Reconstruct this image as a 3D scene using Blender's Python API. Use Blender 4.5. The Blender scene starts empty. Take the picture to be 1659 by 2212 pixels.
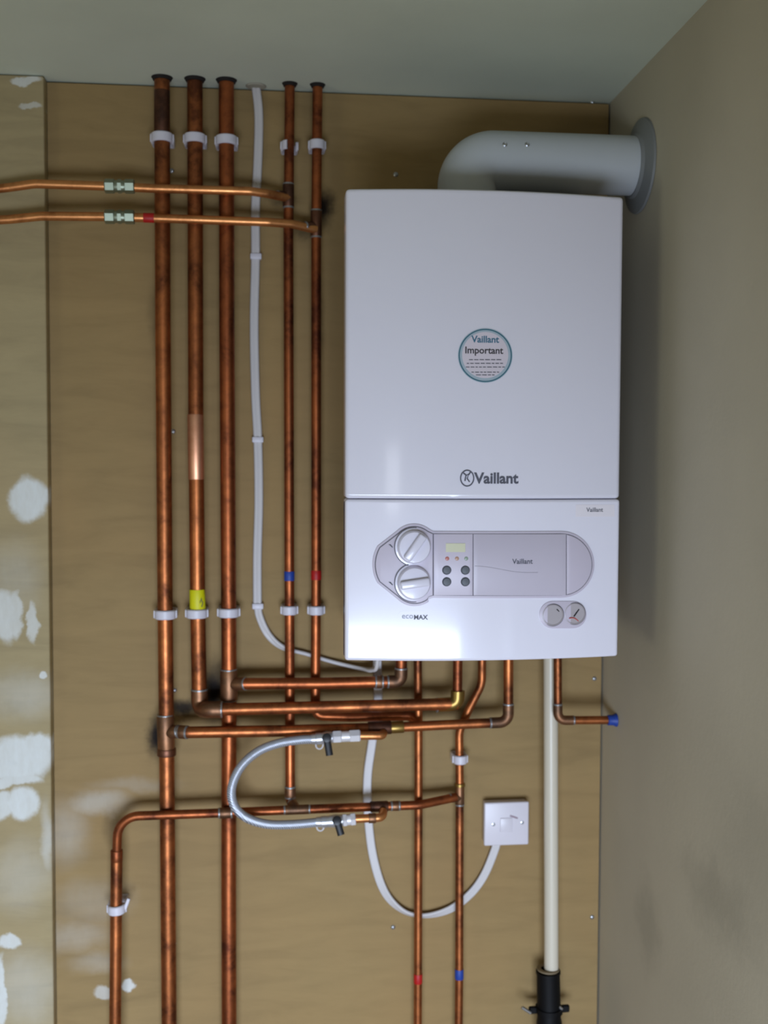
import bpy, bmesh, math, random
from mathutils import Vector, Matrix
random.seed(5)
S = bpy.context.scene
COL = S.collection
PI = math.pi
CEIL = 2.4

# ---------------------------------------------------------------- camera
YAW, PITCH, ROLL, FPX = 0.1046, -0.0465, 0.0036, 2345.4
CAM = Vector((-0.6490, -2.0550, CEIL - 0.6882))
_f = Vector((math.sin(YAW)*math.cos(PITCH), math.cos(YAW)*math.cos(PITCH), math.sin(PITCH)))
_r0 = Vector((math.cos(YAW), -math.sin(YAW), 0)); _u0 = _r0.cross(_f)
CR = _r0*math.cos(ROLL) + _u0*math.sin(ROLL)
CU = -_r0*math.sin(ROLL) + _u0*math.cos(ROLL)
cd = bpy.data.cameras.new('camera'); cam = bpy.data.objects.new('camera', cd); COL.objects.link(cam)
M = Matrix((CR, CU, -_f)).transposed().to_4x4(); M.translation = CAM
cam.matrix_world = M
cd.sensor_fit = 'VERTICAL'; cd.sensor_height = 36; cd.sensor_width = 27
cd.lens = FPX*36/2212; cd.clip_start = .05
cd.dof.use_dof = True; cd.dof.focus_distance = 1.45; cd.dof.aperture_fstop = 4.5
S.camera = cam

# ---------------------------------------------------------------- light and exposure
S.view_settings.view_transform = 'Standard'; S.view_settings.look = 'None'
S.view_settings.exposure = 0.0; S.view_settings.gamma = 1.0; S.view_settings.use_curve_mapping = False
w = bpy.data.worlds.new('world'); S.world = w; w.use_nodes = True
w.node_tree.nodes['Background'].inputs[0].default_value = (.75, .85, 1, 1)
w.node_tree.nodes['Background'].inputs[1].default_value = 0.3

def area(name, loc, target, sx, sy, power, col):
    l = bpy.data.lights.new(name, 'AREA'); l.shape = 'RECTANGLE'; l.size = sx; l.size_y = sy
    l.energy = power; l.color = col
    o = bpy.data.objects.new(name, l); COL.objects.link(o); o.location = loc
    d = Vector(target) - Vector(loc)
    o.rotation_euler = d.to_track_quat('-Z', 'Y').to_euler()
    return o
REAR = -3.0
LEFT = -2.9
# the low glazed door right behind the photographer, a strip of window beside it and an unseen fill added at the left wall for the ceiling and right wall
l1 = area('glazed_door_light', (-.75, REAR+.06, .58), (-.85, 0, .10), 1.30, .94, 38, (.68, .80, 1.0)); l1.data.spread = math.radians(104)
area('rear_window_light', (-.84, REAR+.06, 1.64), (-.84, 0, 1.64), .15, .26, .55, (.88, .92, 1.0))
l3 = area('left_fill_light', (LEFT+.06, -2.1, 1.25), (0, -2.1, 2.3), 1.0, 1.1, 8.5, (.98, 1.0, .80)); l3.data.spread = math.radians(120)
area('door_slit_light', (-.012, -1.22, 1.08), (-2, -1.22, 1.08), .022, 1.5, .16, (.85, .90, 1.0))

# ---------------------------------------------------------------- helpers
def P(px, py, d=0.0):
    """the point at distance d in front of the board that the picture shows at px, py"""
    v = _f + CR*((px-829.5)/FPX) - CU*((py-1106)/FPX)
    t = (-d - CAM.y)/v.y
    return CAM + v*t
def PXW(px, py, x=0.0):
    v = _f + CR*((px-829.5)/FPX) - CU*((py-1106)/FPX)
    return CAM + v*((x-CAM.x)/v.x)
def lin(c):
    return tuple(((x/255)/12.92 if x/255 <= .04045 else ((x/255+.055)/1.055)**2.4) for x in c)
def tag(o, label=None, cat=None, group=None, kind=None):
    if label: o['label'] = label
    if cat: o['category'] = cat
    if group: o['group'] = group
    if kind: o['kind'] = kind
    return o
def thing(name, loc, label, cat, group=None):
    o = bpy.data.objects.new(name, None); COL.objects.link(o); o.location = loc
    o.empty_display_size = .02
    return tag(o, label, cat, group)
WLOC = {}
def wl(o):
    v = Vector((0, 0, 0))
    while o is not None: v = v + Vector(o.location); o = o.parent
    return v
def obj(name, bm, mat, parent=None, smooth=True, origin=None, ang=38):
    """link a bmesh (world coordinates) as one mesh object"""
    bmesh.ops.recalc_face_normals(bm, faces=bm.faces)
    o0 = wl(parent) if parent is not None else Vector((0, 0, 0))
    if origin is None and parent is None: origin = Vector((0, 0, 0))
    org = Vector(origin) if origin is not None else o0
    bmesh.ops.translate(bm, verts=bm.verts, vec=-org)
    if smooth:
        lim = math.radians(ang)
        for e in bm.edges:
            if len(e.link_faces) == 2 and e.calc_face_angle(0) > lim: e.smooth = False
        for f in bm.faces: f.smooth = True
    me = bpy.data.meshes.new(name); bm.to_mesh(me); bm.free()
    if mat: me.materials.append(mat)
    o = bpy.data.objects.new(name, me); COL.objects.link(o)
    o.location = org - o0
    if parent is not None: o.parent = parent
    return o
def box(bm, a, b, bev=0.0, seg=2):
    a = Vector(a); b = Vector(b); c = (a+b)/2; s = b-a
    r = bmesh.ops.create_cube(bm, size=1, matrix=Matrix.Translation(c) @ Matrix.Diagonal((abs(s.x), abs(s.y), abs(s.z), 1)))
    if bev:
        es = list({e for v in r['verts'] for e in v.link_edges})
        bmesh.ops.bevel(bm, geom=es, offset=bev, segments=seg, affect='EDGES', profile=.5)
    return bm
def fillet(pts, rad, n=8):
    pts = [Vector(p) for p in pts]
    if not isinstance(rad, (list, tuple)): rad = [rad]*len(pts)
    out = [pts[0]]
    for i in range(1, len(pts)-1):
        a, p, b = pts[i-1], pts[i], pts[i+1]
        d1 = (a-p); d2 = (b-p); l1, l2 = d1.length, d2.length
        if l1 < 1e-6 or l2 < 1e-6: continue
        d1 /= l1; d2 /= l2
        ang = d1.angle(d2)
        if ang > PI-.02 or rad[i] <= 0: out.append(p); continue
        t = min(rad[i]/math.tan(ang/2), l1*.49, l2*.49); R = t*math.tan(ang/2)
        c = p + (d1+d2).normalized()*(R/math.sin(ang/2))
        s = p + d1*t; e = p + d2*t
        v1 = s-c; v2 = e-c; om = v1.angle(v2)
        for k in range(n+1):
            u = k/n
            out.append(c + (v1*math.sin((1-u)*om) + v2*math.sin(u*om))/math.sin(om))
    out.append(pts[-1])
    return out
def spline(pts, n=10):
    pts = [Vector(p) for p in pts]; q = [pts[0]*2-pts[1]] + pts + [pts[-1]*2-pts[-2]]; out = []
    for i in range(1, len(q)-2):
        a, b, c, d = q[i-1:i+3]
        for k in range(n):
            t = k/n
            out.append(.5*((2*b) + (c-a)*t + (2*a-5*b+4*c-d)*t*t + (3*b-a-3*c+d)*t**3))
    out.append(pts[-1]); return out
def sweep(bm, pts, r, n=20, prof=None, up=None, twist=None, cap=True):
    """tube of radius r (number or list) along pts; prof: list of 2D points instead of a circle"""
    pts = [Vector(p) for p in pts]; N = len(pts)
    if prof is None: prof = [(math.cos(2*PI*k/n), math.sin(2*PI*k/n)) for k in range(n)]; unit = True
    else: unit = False
    rings = []; nrm = None
    for i, p in enumerate(pts):
        t = ((pts[min(i+1, N-1)]-p).normalized() + (p-pts[max(i-1, 0)]).normalized())
        if t.length < 1e-6: t = pts[min(i+1, N-1)]-pts[max(i-1, 0)]
        t.normalize()
        if up is not None: nrm = Vector(up) - t*t.dot(Vector(up))
        elif nrm is None:
            nrm = t.orthogonal()
        else: nrm = nrm - t*t.dot(nrm)
        nrm = nrm.normalized(); b = t.cross(nrm)
        a, c = nrm, b
        if twist:
            th = twist[i] if isinstance(twist, list) else twist
            a = nrm*math.cos(th)+b*math.sin(th); c = -nrm*math.sin(th)+b*math.cos(th)
        rr = (r[i] if isinstance(r, list) else r) if unit else 1
        # mitre
        rings.append([bm.verts.new(p + a*x*rr + c*y*rr) for x, y in prof])
    m = len(prof)
    for i in range(N-1):
        for k in range(m):
            bm.faces.new((rings[i][k], rings[i][(k+1) % m], rings[i+1][(k+1) % m], rings[i+1][k]))
    if cap:
        bm.faces.new(rings[0]); bm.faces.new(rings[-1])
    return bm
def cyl(bm, a, b, r, n=24, r2=None, bev=0.0):
    a, b = Vector(a), Vector(b); d = b-a; r2 = r if r2 is None else r2
    if bev:
        u = d.normalized()*bev
        return sweep(bm, [a, a+u*.3, a+u, b-u, b-u*.3, b], [r-bev, r-bev*.3, r, r2, r2-bev*.3, r2-bev], n)
    return sweep(bm, [a, b], [r, r2], n)
def lathe(bm, a, ax, prof, n=28):
    """rings of radius r at distance h along ax from a"""
    a = Vector(a); ax = Vector(ax).normalized()
    sweep_pts = [a + ax*h for h, r in prof]
    nrm = ax.orthogonal().normalized(); b = ax.cross(nrm); rings = []
    for p, (h, r) in zip(sweep_pts, prof):
        rings.append([bm.verts.new(p + nrm*math.cos(2*PI*k/n)*max(r, 1e-5) + b*math.sin(2*PI*k/n)*max(r, 1e-5)) for k in range(n)])
    for i in range(len(rings)-1):
        for k in range(n): bm.faces.new((rings[i][k], rings[i][(k+1) % n], rings[i+1][(k+1) % n], rings[i+1][k]))
    bm.faces.new(rings[0]); bm.faces.new(rings[-1])
    return bm
def BM(): return bmesh.new()

# ---------------------------------------------------------------- materials
def newmat(name):
    m = bpy.data.materials.new(name); m.use_nodes = True; nt = m.node_tree
    return m, nt, nt.nodes['Principled BSDF']
def plain(name, col, rough=.5, metal=0, coat=0, spec=None):
    m, nt, b = newmat(name)
    b.inputs['Base Color'].default_value = (*lin(col), 1); b.inputs['Roughness'].default_value = rough
    b.inputs['Metallic'].default_value = metal; b.inputs['Coat Weight'].default_value = coat
    b.inputs['Coat Roughness'].default_value = .08
    if spec is not None: b.inputs['Specular IOR Level'].default_value = spec
    n = nt.nodes.new('ShaderNodeTexNoise'); n.inputs['Scale'].default_value = 60
    bp = nt.nodes.new('ShaderNodeBump'); bp.inputs['Strength'].default_value = .03; bp.inputs['Distance'].default_value = .001
    nt.links.new(n.outputs[0], bp.inputs['Height']); nt.links.new(bp.outputs[0], b.inputs['Normal'])
    return m
class G:
    """tiny node-graph helper"""
    def __init__(s, nt): s.nt = nt
    def n(s, t, **k):
        x = s.nt.nodes.new(t)
        for a, b in k.items(): setattr(x, a, b)
        return x
    def l(s, a, b): s.nt.links.new(a, b)
    def math(s, op, a, b=None, c=None, clamp=False):
        x = s.n('ShaderNodeMath', operation=op, use_clamp=clamp)
        for i, v in enumerate((a, b, c)):
            if v is None: continue
            if isinstance(v, (int, float)): x.inputs[i].default_value = v
            else: s.l(v, x.inputs[i])
        return x.outputs[0]
    def noise(s, vec, scale, detail=4, rough=.5, dist=0):
        x = s.n('ShaderNodeTexNoise'); x.inputs['Scale'].default_value = scale; x.inputs['Detail'].default_value = detail
        x.inputs['Roughness'].default_value = rough; x.inputs['Distortion'].default_value = dist
        if vec is not None: s.l(vec, x.inputs['Vector'])
        return x
    def ramp(s, v, stops):
        x = s.n('ShaderNodeValToRGB'); e = x.color_ramp.elements
        while len(e) < len(stops): e.new(.5)
        for k, (p, c) in enumerate(stops):
            e[k].position = p; e[k].color = (*c, 1) if len(c) == 3 else c
        s.l(v, x.inputs[0]); return x.outputs[0]
    def mix(s, f, a, b):
        x = s.n('ShaderNodeMix', data_type='RGBA')
        if isinstance(f, (int, float)): x.inputs[0].default_value = f
        else: s.l(f, x.inputs[0])
        for i, v in ((6, a), (7, b)):
            if isinstance(v, tuple): x.inputs[i].default_value = (*v, 1)
            else: s.l(v, x.inputs[i])
        return x.outputs[2]
    def pos(s): return s.n('ShaderNodeNewGeometry').outputs['Position']
    def mapscale(s, v, sc):
        x = s.n('ShaderNodeMapping'); x.inputs['Scale'].default_value = sc; s.l(v, x.inputs['Vector']); return x.outputs[0]
    def sep(s, v):
        x = s.n('ShaderNodeSeparateXYZ'); s.l(v, x.inputs[0]); return x.outputs
    def ellipse(s, X, Z, cx, cz, rx, rz, soft=.15):
        a = s.math('DIVIDE', s.math('SUBTRACT', X, cx), rx); b = s.math('DIVIDE', s.math('SUBTRACT', Z, cz), rz)
        d = s.math('SQRT', s.math('ADD', s.math('MULTIPLY', a, a), s.math('MULTIPLY', b, b)))
        m = s.n('ShaderNodeMapRange', interpolation_type='SMOOTHSTEP')
        s.l(d, m.inputs[0]); m.inputs[1].default_value = 1+soft; m.inputs[2].default_value = 1-soft
        return m.outputs[0]

def board_mat(name, base, patches, burns_and_shade, d, seed, sm=()):
    m, nt, b = newmat(name); g = G(nt); p = g.pos()
    st = g.mapscale(p, (1.6, 1, 9)); n1 = g.noise(st, 3.2, 6, .6, .8).outputs[0]
    n2 = g.noise(p, 2.3, 3, .5).outputs[0]
    n3 = g.noise(g.mapscale(p, (8, 1, 60)), 6, 4, .6).outputs[0]
    lo = tuple(x*.86 for x in base); hi = tuple(min(1, x*1.09) for x in base)
    c = g.ramp(n1, [(.3, lo), (.5, base), (.72, hi)])
    c = g.mix(g.math('MULTIPLY', g.math('SUBTRACT', n2, .42, clamp=True), 2.2, clamp=True), c, tuple(x*y for x, y in zip(base, (1.10, 1.01, .95))))
    c = g.mix(g.math('MULTIPLY', g.math('SUBTRACT', n3, .5, clamp=True), .9, clamp=True), c, lo)
    # distorted coordinates for ragged edges
    dn = g.noise(p, 26, 5, .65); dn2 = g.noise(g.mapscale(p, (1, 1, 1.01)), 7, 2)
    sx = g.sep(p); sc = g.sep(dn.outputs['Color']); sd = g.sep(dn2.outputs['Color'])
    X = g.math('ADD', sx[0], g.math('ADD', g.math('MULTIPLY', g.math('SUBTRACT', sc[0], .5), .028), g.math('MULTIPLY', g.math('SUBTRACT', sd[0], .5), .05)))
    Z = g.math('ADD', sx[2], g.math('ADD', g.math('MULTIPLY', g.math('SUBTRACT', sc[1], .5), .028), g.math('MULTIPLY', g.math('SUBTRACT', sd[1], .5), .05)))
    X0 = g.math('ADD', sx[0], g.math('MULTIPLY', g.math('SUBTRACT', sc[0], .5), .03)); Z0 = g.math('ADD', sx[2], g.math('MULTIPLY', g.math('SUBTRACT', sc[1], .5), .03))
    for (px, py, rx, ry, a) in burns_and_shade:
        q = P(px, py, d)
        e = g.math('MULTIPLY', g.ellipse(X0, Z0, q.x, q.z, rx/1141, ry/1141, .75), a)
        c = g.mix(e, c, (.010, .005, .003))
    tot = None
    for (px, py, rx, ry, a) in patches:
        q = P(px, py, d)
        e = g.math('MULTIPLY', g.ellipse(X, Z, q.x, q.z, rx/1141, ry/1141, .22 if a > .5 else .8), a)
        tot = e if tot is None else g.math('MAXIMUM', tot, e)
    if tot is not None:
        streak = g.noise(g.mapscale(p, (30, 1, 10)), 2, 4, .7).outputs[0]
        tot = g.math('MULTIPLY', tot, g.math('ADD', g.math('MULTIPLY', streak, .5), .68), clamp=True)
        c = g.mix(tot, c, lin((222, 224, 220)))
    g.l(c, b.inputs['Base Color']); b.inputs['Roughness'].default_value = .6; b.inputs['Specular IOR Level'].default_value = .12
    bp = g.n('ShaderNodeBump'); bp.inputs['Strength'].default_value = .12; bp.inputs['Distance'].default_value = .002
    g.l(n3, bp.inputs['Height']); g.l(bp.outputs[0], b.inputs['Normal'])
    return m
def plaster_mat(name, col, stains=(), rough=.8):
    m, nt, b = newmat(name); g = G(nt); p = g.pos()
    n1 = g.noise(p, 3, 4, .5).outputs[0]; base = lin(col)
    c = g.ramp(n1, [(.3, tuple(x*.93 for x in base)), (.7, tuple(min(1, x*1.05) for x in base))])
    if stains:
        sx = g.sep(p); sc = g.sep(g.noise(p, 18, 4, .6).outputs['Color'])
        Y = g.math('ADD', sx[1], g.math('MULTIPLY', g.math('SUBTRACT', sc[1], .5), .12))
        Z = g.math('ADD', sx[2], g.math('MULTIPLY', g.math('SUBTRACT', sc[2], .5), .12))
        for (px, py, rx, ry, a) in stains:
            q = PXW(px, py)
            e = g.math('MULTIPLY', g.ellipse(Y, Z, q.y, q.z, rx, ry, .8), a)
            c = g.mix(e, c, tuple(x*.55 for x in base))
    g.l(c, b.inputs['Base Color']); b.inputs['Roughness'].default_value = rough; b.inputs['Specular IOR Level'].default_value = .3
    bp = g.n('ShaderNodeBump'); bp.inputs['Strength'].default_value = .15; bp.inputs['Distance'].default_value = .002
    g.l(g.noise(p, 90, 3).outputs[0], bp.inputs['Height']); g.l(bp.outputs[0], b.inputs['Normal'])
    return m
def copper_mat(name, bright, dark, amount, rough=.33):
    m, nt, b = newmat(name); g = G(nt); p = g.pos()
    n1 = g.noise(g.mapscale(p, (1, 1, .8)), 13, 5, .65, .4).outputs[0]
    n2 = g.noise(p, 60, 4, .7).outputs[0]
    v = g.math('ADD', g.math('MULTIPLY', n1, .75), g.math('MULTIPLY', n2, .25))
    c = g.ramp(v, [(.36, bright), (.5, tuple(x*(1-amount)+y*amount for x, y in zip(bright, dark))), (.61, dark)])
    g.l(c, b.inputs['Base Color']); b.inputs['Metallic'].default_value = .92
    g.l(g.math('ADD', g.math('MULTIPLY', v, .35), rough-.12), b.inputs['Roughness'])
    bp = g.n('ShaderNodeBump'); bp.inputs['Strength'].default_value = .06; bp.inputs['Distance'].default_value = .001
    g.l(n2, bp.inputs['Height']); g.l(bp.outputs[0], b.inputs['Normal'])
    return m
def weave_mat(name):
    m, nt, b = newmat(name); g = G(nt)
    tc = g.n('ShaderNodeTexCoord').outputs['Object']
    wv = g.n('ShaderNodeTexWave', bands_direction='DIAGONAL'); wv.inputs['Scale'].default_value = 160; wv.inputs['Distortion'].default_value = 1.5
    g.l(tc, wv.inputs['Vector'])
    c = g.ramp(wv.outputs['Fac'], [(.1, lin((120, 124, 134))), (.8, lin((205, 208, 218)))])
    g.l(c, b.inputs['Base Color']); b.inputs['Metallic'].default_value = .45; b.inputs['Roughness'].default_value = .36
    bp = g.n('ShaderNodeBump'); bp.inputs['Strength'].default_value = .4; bp.inputs['Distance'].default_value = .0006
    g.l(wv.outputs['Fac'], bp.inputs['Height']); g.l(bp.outputs[0], b.inputs['Normal'])
    return m

WOOD = lin((152, 127, 86))
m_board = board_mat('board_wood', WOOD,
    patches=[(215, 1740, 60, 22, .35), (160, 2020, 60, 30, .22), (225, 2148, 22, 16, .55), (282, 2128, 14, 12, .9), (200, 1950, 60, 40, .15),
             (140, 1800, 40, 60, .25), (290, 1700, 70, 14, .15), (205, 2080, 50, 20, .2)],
    burns_and_shade=[(463, 1494, 24, 56, 1), (395, 1528, 36, 18, .95), (337, 1592, 17, 36, 1), (698, 447, 19, 34, 1), (610, 432, 30, 14, .6),
           (655, 500, 24, 14, .6), (690, 690, 10, 60, .3), (770, 1545, 130, 9, .6), (243, 1785, 16, 34, .4), (340, 690, 16, 60, .3), (885, 1500, 26, 40, .35), (1010, 1535, 30, 40, .35)],  # the entry at the lower left pipe bend paints its shadow on the board
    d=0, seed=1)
m_board2 = board_mat('side_board_wood', lin((166, 149, 112)),
    patches=[(62, 1072, 38, 46, .96), (12, 1330, 26, 55, .8), (34, 1325, 16, 50, .75), (68, 1335, 9, 46, .7), (86, 1455, 9, 9, .9), (45, 1640, 62, 50, .97),
             (80, 1610, 26, 30, .95), (30, 1690, 50, 14, .9), (45, 1745, 34, 34, .97), (5, 1740, 20, 30, .9), (15, 2042, 26, 16, .9), (0, 2150, 16, 75, .9),
             (60, 178, 26, 9, .8), (70, 232, 24, 7, .55), (50, 1500, 70, 40, .3), (40, 1900, 60, 60, .25), (60, 2140, 60, 70, .3), (30, 1240, 50, 60, .2), (95, 1820, 12, 60, .5)],
    burns_and_shade=[(24, 1652, 9, 6, .5)], d=.03, seed=2)
m_edge = plain('board_edge_wood', (150, 122, 82), .8)
m_wallR = plaster_mat('right_wall_paint', (193, 184, 164), [(1550, 1950, .10, .05, .45), (1400, 2000, .05, .06, .4), (1640, 1870, .1, .1, .3)])
m_wall = plaster_mat('wall_paint', (190, 182, 165))
m_ceil = plaster_mat('ceiling_paint', (212, 219, 203))
m_floor = plaster_mat('floor_screed', (150, 132, 108))
m_cu = copper_mat('aged_copper', (.56, .185, .062), (.14, .045, .02), .5, .38)
m_cu_dk = copper_mat('tarnished_copper', (.20, .085, .05), (.07, .035, .025), .5, .42)
m_cu_lt = copper_mat('bright_copper', (.80, .35, .13), (.42, .16, .055), .35, .34)
m_cu_red = copper_mat('red_copper', (.48, .14, .048), (.13, .037, .018), .45, .38)
m_cu_pol = copper_mat('polished_copper', (.85, .44, .27), (.68, .32, .18), .4, .42)
m_solder = plain('solder', (150, 150, 150), .4, .7)
m_brass = plain('brass', (150, 122, 66), .36, .9)
m_fit = copper_mat('fluxed_copper', (.36, .17, .085), (.14, .08, .05), .5, .42)
m_sil = plain('silver_metal', (205, 207, 214), .3, .75)
m_chr = plain('nickel', (150, 158, 138), .4, .85)
m_clip = plain('clip_plastic', (214, 210, 220), .4)
m_cable = plain('cable_sheath', (205, 200, 200), .45)
m_white = plain('casing_enamel', (231, 228, 240), .22, 0, .6)
m_chassis = plain('chassis_grey', (120, 118, 122), .5)
m_flap = plain('flap_enamel', (238, 235, 248), .20, 0, .7)
m_panel = plain('panel_plastic', (206, 197, 212), .35)
m_panel2 = plain('panel_cover', (198, 190, 204), .38)
m_line = plain('panel_gap', (96, 92, 102), .6)
m_knob = plain('knob_plastic', (226, 222, 236), .25, 0, .4)
m_btn = plain('button_rubber', (88, 92, 100), .4)
m_lcd = plain('display', (208, 206, 176), .3)
m_ink = plain('ink_grey', (84, 84, 96), .6)
m_ink_blue = plain('ink_teal', (60, 110, 135), .6)
m_ink_dk = plain('ink_dark', (50, 45, 48), .6)
m_ring = plain('sticker_ring', (48, 104, 122), .4)
m_ringlt = plain('sticker_border', (168, 184, 196), .4)
m_paper = plain('sticker_paper', (216, 206, 216), .5)
m_flue = plain('flue_paint', (196, 200, 204), .45)
m_collar = plain('flue_collar_rubber', (128, 130, 130), .6)
m_metal = plain('zinc', (190, 192, 196), .3, .9)
m_blk = plain('black_plastic', (22, 22, 26), .42)
m_black = plain('black_rubber', (7, 7, 9), .6, 0, 0, .2)
m_red = plain('red_tape', (176, 14, 16), .5)
m_blue = plain('blue_tape', (28, 62, 150), .5)
m_yel = plain('yellow_label', (214, 208, 10), .5)
m_hole_shade = plain('hole_shade', (26, 20, 18), .9)
m_pvc = plain('waste_pipe_plastic', (212, 203, 184), .35)
m_hose = weave_mat('braided_steel')
m_ptfe = plain('white_tape', (225, 222, 226), .35, .25)
m_face = plain('gauge_face', (176, 168, 172), .25)
m_red_s = plain('gauge_red', (190, 70, 60), .5)
m_spur = plain('switch_plate_plastic', (218, 212, 220), .35)
m_win = plain('window_frame_paint', (225, 225, 225), .4)

# ---------------------------------------------------------------- structure
def struct(name, a, b, mat):
    return tag(obj(name, box(BM(), a, b), mat, smooth=False), kind='structure')
struct('floor', (LEFT-.1, REAR-.1, -.1), (.1, .118, 0), m_floor)
struct('ceiling', (LEFT-.1, REAR-.1, CEIL), (.1, .118, CEIL+.1), m_ceil)
struct('wall_back', (LEFT-.1, .018, 0), (.1, .118, CEIL), m_wall)
struct('wall_right', (0, REAR-.1, 0), (.1, .018, CEIL), m_wallR)
struct('wall_left', (LEFT-.1, REAR-.1, 0), (LEFT, .018, CEIL), m_wall)
struct('wall_rear', (LEFT, REAR-.1, 0), (0, REAR, CEIL), m_wall)
def frame(name, x0, x1, z0, z1, y):
    bm = BM(); t = .05
    for a, b in (((x0-t, z0-t), (x0, z1+t)), ((x1, z0-t), (x1+t, z1+t)), ((x0, z0-t), (x1, z0)), ((x0, z1), (x1, z1+t))):
        box(bm, (a[0], y, a[1]), (b[0], y+.07, b[1]))
    return tag(obj(name, bm, m_win, smooth=False), kind='structure')
frame('door_1', -.75-.66, -.75+.66, .11, 1.05, REAR)
frame('window_1', -.92, -.76, 1.51, 1.77, REAR)
bm = BM(); box(bm, (-.02, -1.30, 0), (-.0005, -1.24, 1.9)); box(bm, (-.02, -1.20, 0), (-.0005, -1.14, 1.9)); box(bm, (-.02, -1.30, 1.9), (-.0005, -1.14, 1.95))
tag(obj('door_2', bm, m_win, smooth=False), kind='structure')
bm = BM(); y0, y1 = -2.62, -1.58  # unseen frame added around the left fill light
for (a, b, c, d_) in ((y0-.05, y0, .65, 1.85), (y1, y1+.05, .65, 1.85), (y0, y1, .65, .69), (y0, y1, 1.81, 1.85)):
    box(bm, (LEFT, a, c), (LEFT+.07, b, d_))
tag(obj('added_left_fill_frame', bm, m_win, smooth=False), kind='structure')

SEAM = -1.0525
# main plywood backing board and the prouder board at the far left
bm = box(BM(), (P(94, 175, .026).x+.0008, 0, .02), (-.004, .018, CEIL-.004))
tag(obj('backing_board', bm, m_board, smooth=False, origin=(-.53, .018, .02)),
    'large brown plywood backing board behind the pipes and the white boiler', 'board')
xe = P(94, 175, .026).x
t = thing('side_board', (-1.3, .018, .02), 'pale wooden board at the far left, splashed with white plaster and standing proud', 'board')
bm = box(BM(), (-1.75, -.026, .02), (xe, .0175, CEIL-.002), .0015, 1)
obj('panel', bm, m_board2, t, smooth=False)

# ---------------------------------------------------------------- clips, screws
def clip(px, py, d, r, label, group, tilt=0, h=.0165, open_=False):
    c = P(px, py, d)
    t = thing('pipe_clip', (c.x, 0, c.z), label, 'pipe clip', group)
    bm = BM(); ro = r+.0052
    # C-shaped band
    n = 26; a0, a1 = (-PI*1.18, PI*.18) if not open_ else (-PI*1.02, -PI*.62)
    outs = []
    for k in range(n+1):
        a = a0+(a1-a0)*k/n
        outs.append((math.cos(a), math.sin(a)))
    vo = []
    hh = h/2; bz = .0018
    for (x, y) in outs:
        vo.append([bm.verts.new((c.x+x*R, c.y+y*R, c.z+z)) for R, z in ((r+.0006, hh), (ro-bz, hh), (ro, hh-bz), (ro, -hh+bz), (ro-bz, -hh), (r+.0006, -hh))])
    for i in range(n):
        for k in range(6):
            bm.faces.new((vo[i][k], vo[i][(k+1) % 6], vo[i+1][(k+1) % 6], vo[i+1][k]))
    bm.faces.new(vo[0]); bm.faces.new(vo[-1])
    if tilt: bmesh.ops.rotate(bm, verts=bm.verts, cent=c, matrix=Matrix.Rotation(tilt, 3, 'Y'))
    obj('band', bm, m_clip, t)
    bm = BM()
    for s in (-1, 1):
        box(bm, (c.x+s*(ro-.001), c.y-.001, c.z-hh+.001), (c.x+s*(ro+.0022), c.y+.006, c.z+hh-.001), .001, 1)
        box(bm, (c.x+s*(ro-.003), c.y+.003, c.z-hh), (c.x+s*(ro+.001), -.004, c.z+hh), .001, 1)
    box(bm, (c.x-ro, -.005, c.z-hh), (c.x+ro, -.0002, c.z+hh), .001, 1)
    obj('base', bm, m_clip, t)
    return t
def screw(px, py, d, label, r=.0045, ring=True):
    c = P(px, py, d)
    bm = lathe(BM(), c+Vector((0, .0003, 0)), (0, -1, 0), [(0, r), (.0008, r), (.0022, r*.7), (.0026, r*.35), (.0016, r*.2)], 18)
    return tag(obj('screw', bm, m_metal, origin=c), label, 'screw', 'screws in the backing board')

# ---------------------------------------------------------------- pipes
def solder_ring(e, a, ax, r):
    bm = BM(); lathe(bm, Vector(a)-Vector(ax).normalized()*.002, ax, [(0, r*.98), (.001, r+.0006), (.003, r+.0006), (.004, r*.98)], 20); obj('solder_ring', bm, m_solder, e)
def pipe(px_pts, r, bend, mat, label, name='copper_pipe', group='copper pipes on the board', cat='pipe'):
    pts = [Vector(p) if isinstance(p, Vector) else P(*p) for p in px_pts]
    t = thing(name, pts[0], label, cat, group)
    bm = sweep(BM(), fillet(pts, bend), r)
    obj('tube', bm, mat, t)
    t_pts = pts
    return t, pts
def elbow(t, pts, i, r, bend, L=None, mat=None, L2=None):
    """soldered elbow over corner i"""
    L = L or bend+r*1.5
    p = pts[i]; a = (pts[i-1]-p).normalized(); b = (pts[i+1]-p).normalized()
    L2 = L2 or L
    bm = sweep(BM(), fillet([p+a*L, p, p+b*L2], bend), r*1.13)
    e = obj('elbow_fitting', bm, mat or m_fit, t)
    solder_ring(e, p+a*L, a, r*1.08); solder_ring(e, p+b*L2, b, r*1.08)
    return e
def sleeve(t, a, b, r, mat, name='coupling', rings=True, bev=.0012):
    a = a if isinstance(a, Vector) else P(*a); b = b if isinstance(b, Vector) else P(*b)
    e = obj(name, cyl(BM(), a, b, r, 24, bev=bev), mat, t)
    if rings:
        solder_ring(e, a, b-a, r*.96); solder_ring(e, b, b-a, r*.96)
    return e
def tee(t, a, b, c, d, r, r2, mat=None):
    """tee body from a to b, with the branch from c to d"""
    bm = BM(); cyl(bm, a, b, r*1.14, 24, bev=.001); cyl(bm, c, d, r2*1.14, 24, bev=.001)
    e = obj('tee_fitting', bm, mat or m_fit, t)
    for p, q, rr in ((a, b, r), (b, a, r), (d, c, r2)): solder_ring(e, p, Vector(q)-Vector(p), rr*1.08)
    return e
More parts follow.
